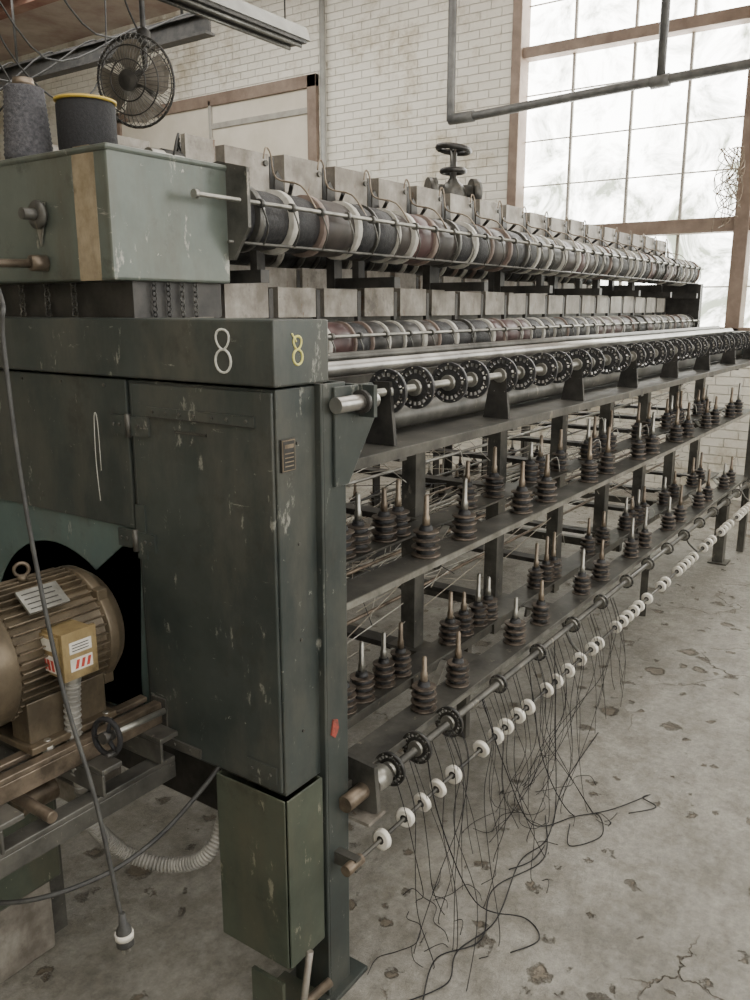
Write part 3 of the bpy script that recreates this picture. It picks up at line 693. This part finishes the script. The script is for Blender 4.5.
b.cyl((.62,1.42,sz-.03),(1.12,1.42,sz-.03),.011,'steel'); b.cyl((.8,1.3,sz-.09),(.8,1.8,sz-.09),.012,'bronze')
for x in (.80,1.04): b.box(x-.02,x+.02,1.70,1.74,0,sz-.13,'frame')
b.box(.99,1.11,1.5,1.9,.45,.5,'rusty'); b.cyl((.9,1.6,.47),(1.1,1.6,.47),.03,'bronze')
b.build('slide_rails',ST,.002)
b=MB(); wc=Vector((.93,1.295,.72)); ax=Vector((-1,-.1,.1)).normalized(); d,u,v=frame_of(ax)
b.torus(wc,ax,.036,.0055,'blackyarn',24,8)
for k in range(3):
    a=2*math.pi*k/3; b.cyl(wc,wc+(u*math.cos(a)+v*math.sin(a))*.036,.0045,'blackyarn',8)
b.lathe(wc-ax*.012,ax,[(.012,0),(.012,.024)],'dark',12); b.cyl(wc-ax*.01,wc-ax*.16,.007,'steel')
b.cyl(wc+(u)*.036,wc+u*.036+ax*.025,.0045,'dark',8)
b.build('handwheel',ST)
b=MB(); b.box(.78,1.02,1.64,1.95,.20,.46,'olive'); b.box(.77,1.03,1.63,1.96,.46,.475,'olive'); b.box(.80,1.0,1.66,1.93,0,.20,'rusty'); b.box(.84,.95,1.68,1.85,.475,.52,'dark'); b.build('gear_reducer_base',ST,.008)
C=empty('power_cable'); b=MB()
b.tube([(1.12,1.9,1.60),(.9,1.5,1.62),(.72,1.17,1.56),(.70,1.145,1.50),(.70,1.13,1.268),(.70,1.08,.989),(.70,1.017,.805),(.70,.975,.61)],.0035,'cable',8,8); b.build('cord',C)
b=MB(); p=Vector((.70,.972,.60)); dd=Vector((0,-.06,-1)).normalized()
b.lathe(p,dd,[(.005,-.02),(.007,0),(.012,.008),(.014,.03),(.014,.036)],'cable',14); b.lathe(p+dd*.014,dd,[(.0146,0),(.0146,.01)],'label',14)
for o in (-.005,.005): b.box(p.x+o-.001,p.x+o+.001,p.y-.006,p.y+.001,p.z-.05,p.z-.034,'steel')
b.build('plug',C)
b=MB(); b.tube([(.6,1.9,.36),(.68,1.52,.42),(.75,1.36,.43),(.88,1.28,.44),(1.0,1.25,.47),(1.10,1.22,.54),(1.16,1.2,.60)],.005,'cable',8,8)
b.build('slack_cable',MO)
V=empty('steam_valve'); b=MB()
vx,vy=4.9,2.80
b.cyl((vx,vy,0),(vx,vy,2.18),.035,'dark',12); b.lathe((vx,vy,2.16),(0,0,1),[(.06,0),(.08,.03),(.095,.1),(.07,.15),(.035,.18),(.022,.2),(.022,.38)],'frame',18)
b.lathe((vx,vy,2.27),(1,-.9,0),[(.09,-.17),(.09,-.12),(.05,-.12),(.05,.12),(.09,.12),(.09,.17)],'frame',14)
b.torus((vx,vy,2.53),(.1,-.1,1),.10,.018,'dark',24,8)
for k in range(4):
    a=k*math.pi/2+.3; b.cyl((vx,vy,2.52),(vx+.10*math.cos(a),vy+.10*math.sin(a),2.53),.011,'dark',8)
b.torus((vx,vy,2.40),(0,0,1),.07,.018,'dark',20,8)
b.build('valve_body',V)
b=MB(); b.cyl((1.05,1.02,.05),(1.24,.985,.07),.011,'bronze'); b.cyl((1.05,1.02,.05),(1.09,1.013,.053),.017,'rod')
b.box(1.13,1.24,1.03,1.12,.012,.03,'olive'); b.box(1.13,1.14,1.03,1.12,0.0,.12,'olive'); b.cyl((1.15,1.0,0),(1.19,1.0,.18),.008,'rusty',8)
b.build('foot_treadle',MA)
# ------------------------------------------------------------ lights
w=bpy.data.worlds.new('World'); bpy.context.scene.world=w; w.use_nodes=True
w.node_tree.nodes['Background'].inputs[0].default_value=(1,.985,.945,1); w.node_tree.nodes['Background'].inputs[1].default_value=4.6
def area(name,loc,rot,sx,sy,e,col):
    l=bpy.data.lights.new(name,'AREA'); l.shape='RECTANGLE'; l.size=sx; l.size_y=sy; l.energy=e; l.color=col
    o=bpy.data.objects.new(name,l); o.location=loc; o.rotation_euler=rot; bpy.context.scene.collection.objects.link(o); return o
area('ceiling_fill_light',(1.2,.4,4.4),(0,0,0),6,3,150,(1,.98,.93))  # added fill light below the ceiling, not a fixture in the room
area('ceiling_fill_light.001',(5.0,5.5,4.4),(0,math.radians(-20),0),2,5,140,(1,.98,.93))  # second added fill, brightens the far wall; no lamp hangs here
# ------------------------------------------------------------ camera
cam=bpy.data.cameras.new('camera'); co=bpy.data.objects.new('camera',cam); bpy.context.scene.collection.objects.link(co)
cam.sensor_fit='VERTICAL'; cam.sensor_height=36; cam.sensor_width=27; cam.lens=29.9; cam.clip_start=.02
co.location=(0,0,1.55); co.rotation_euler=(math.radians(77),0,math.radians(34.8-90))
bpy.context.scene.camera=co
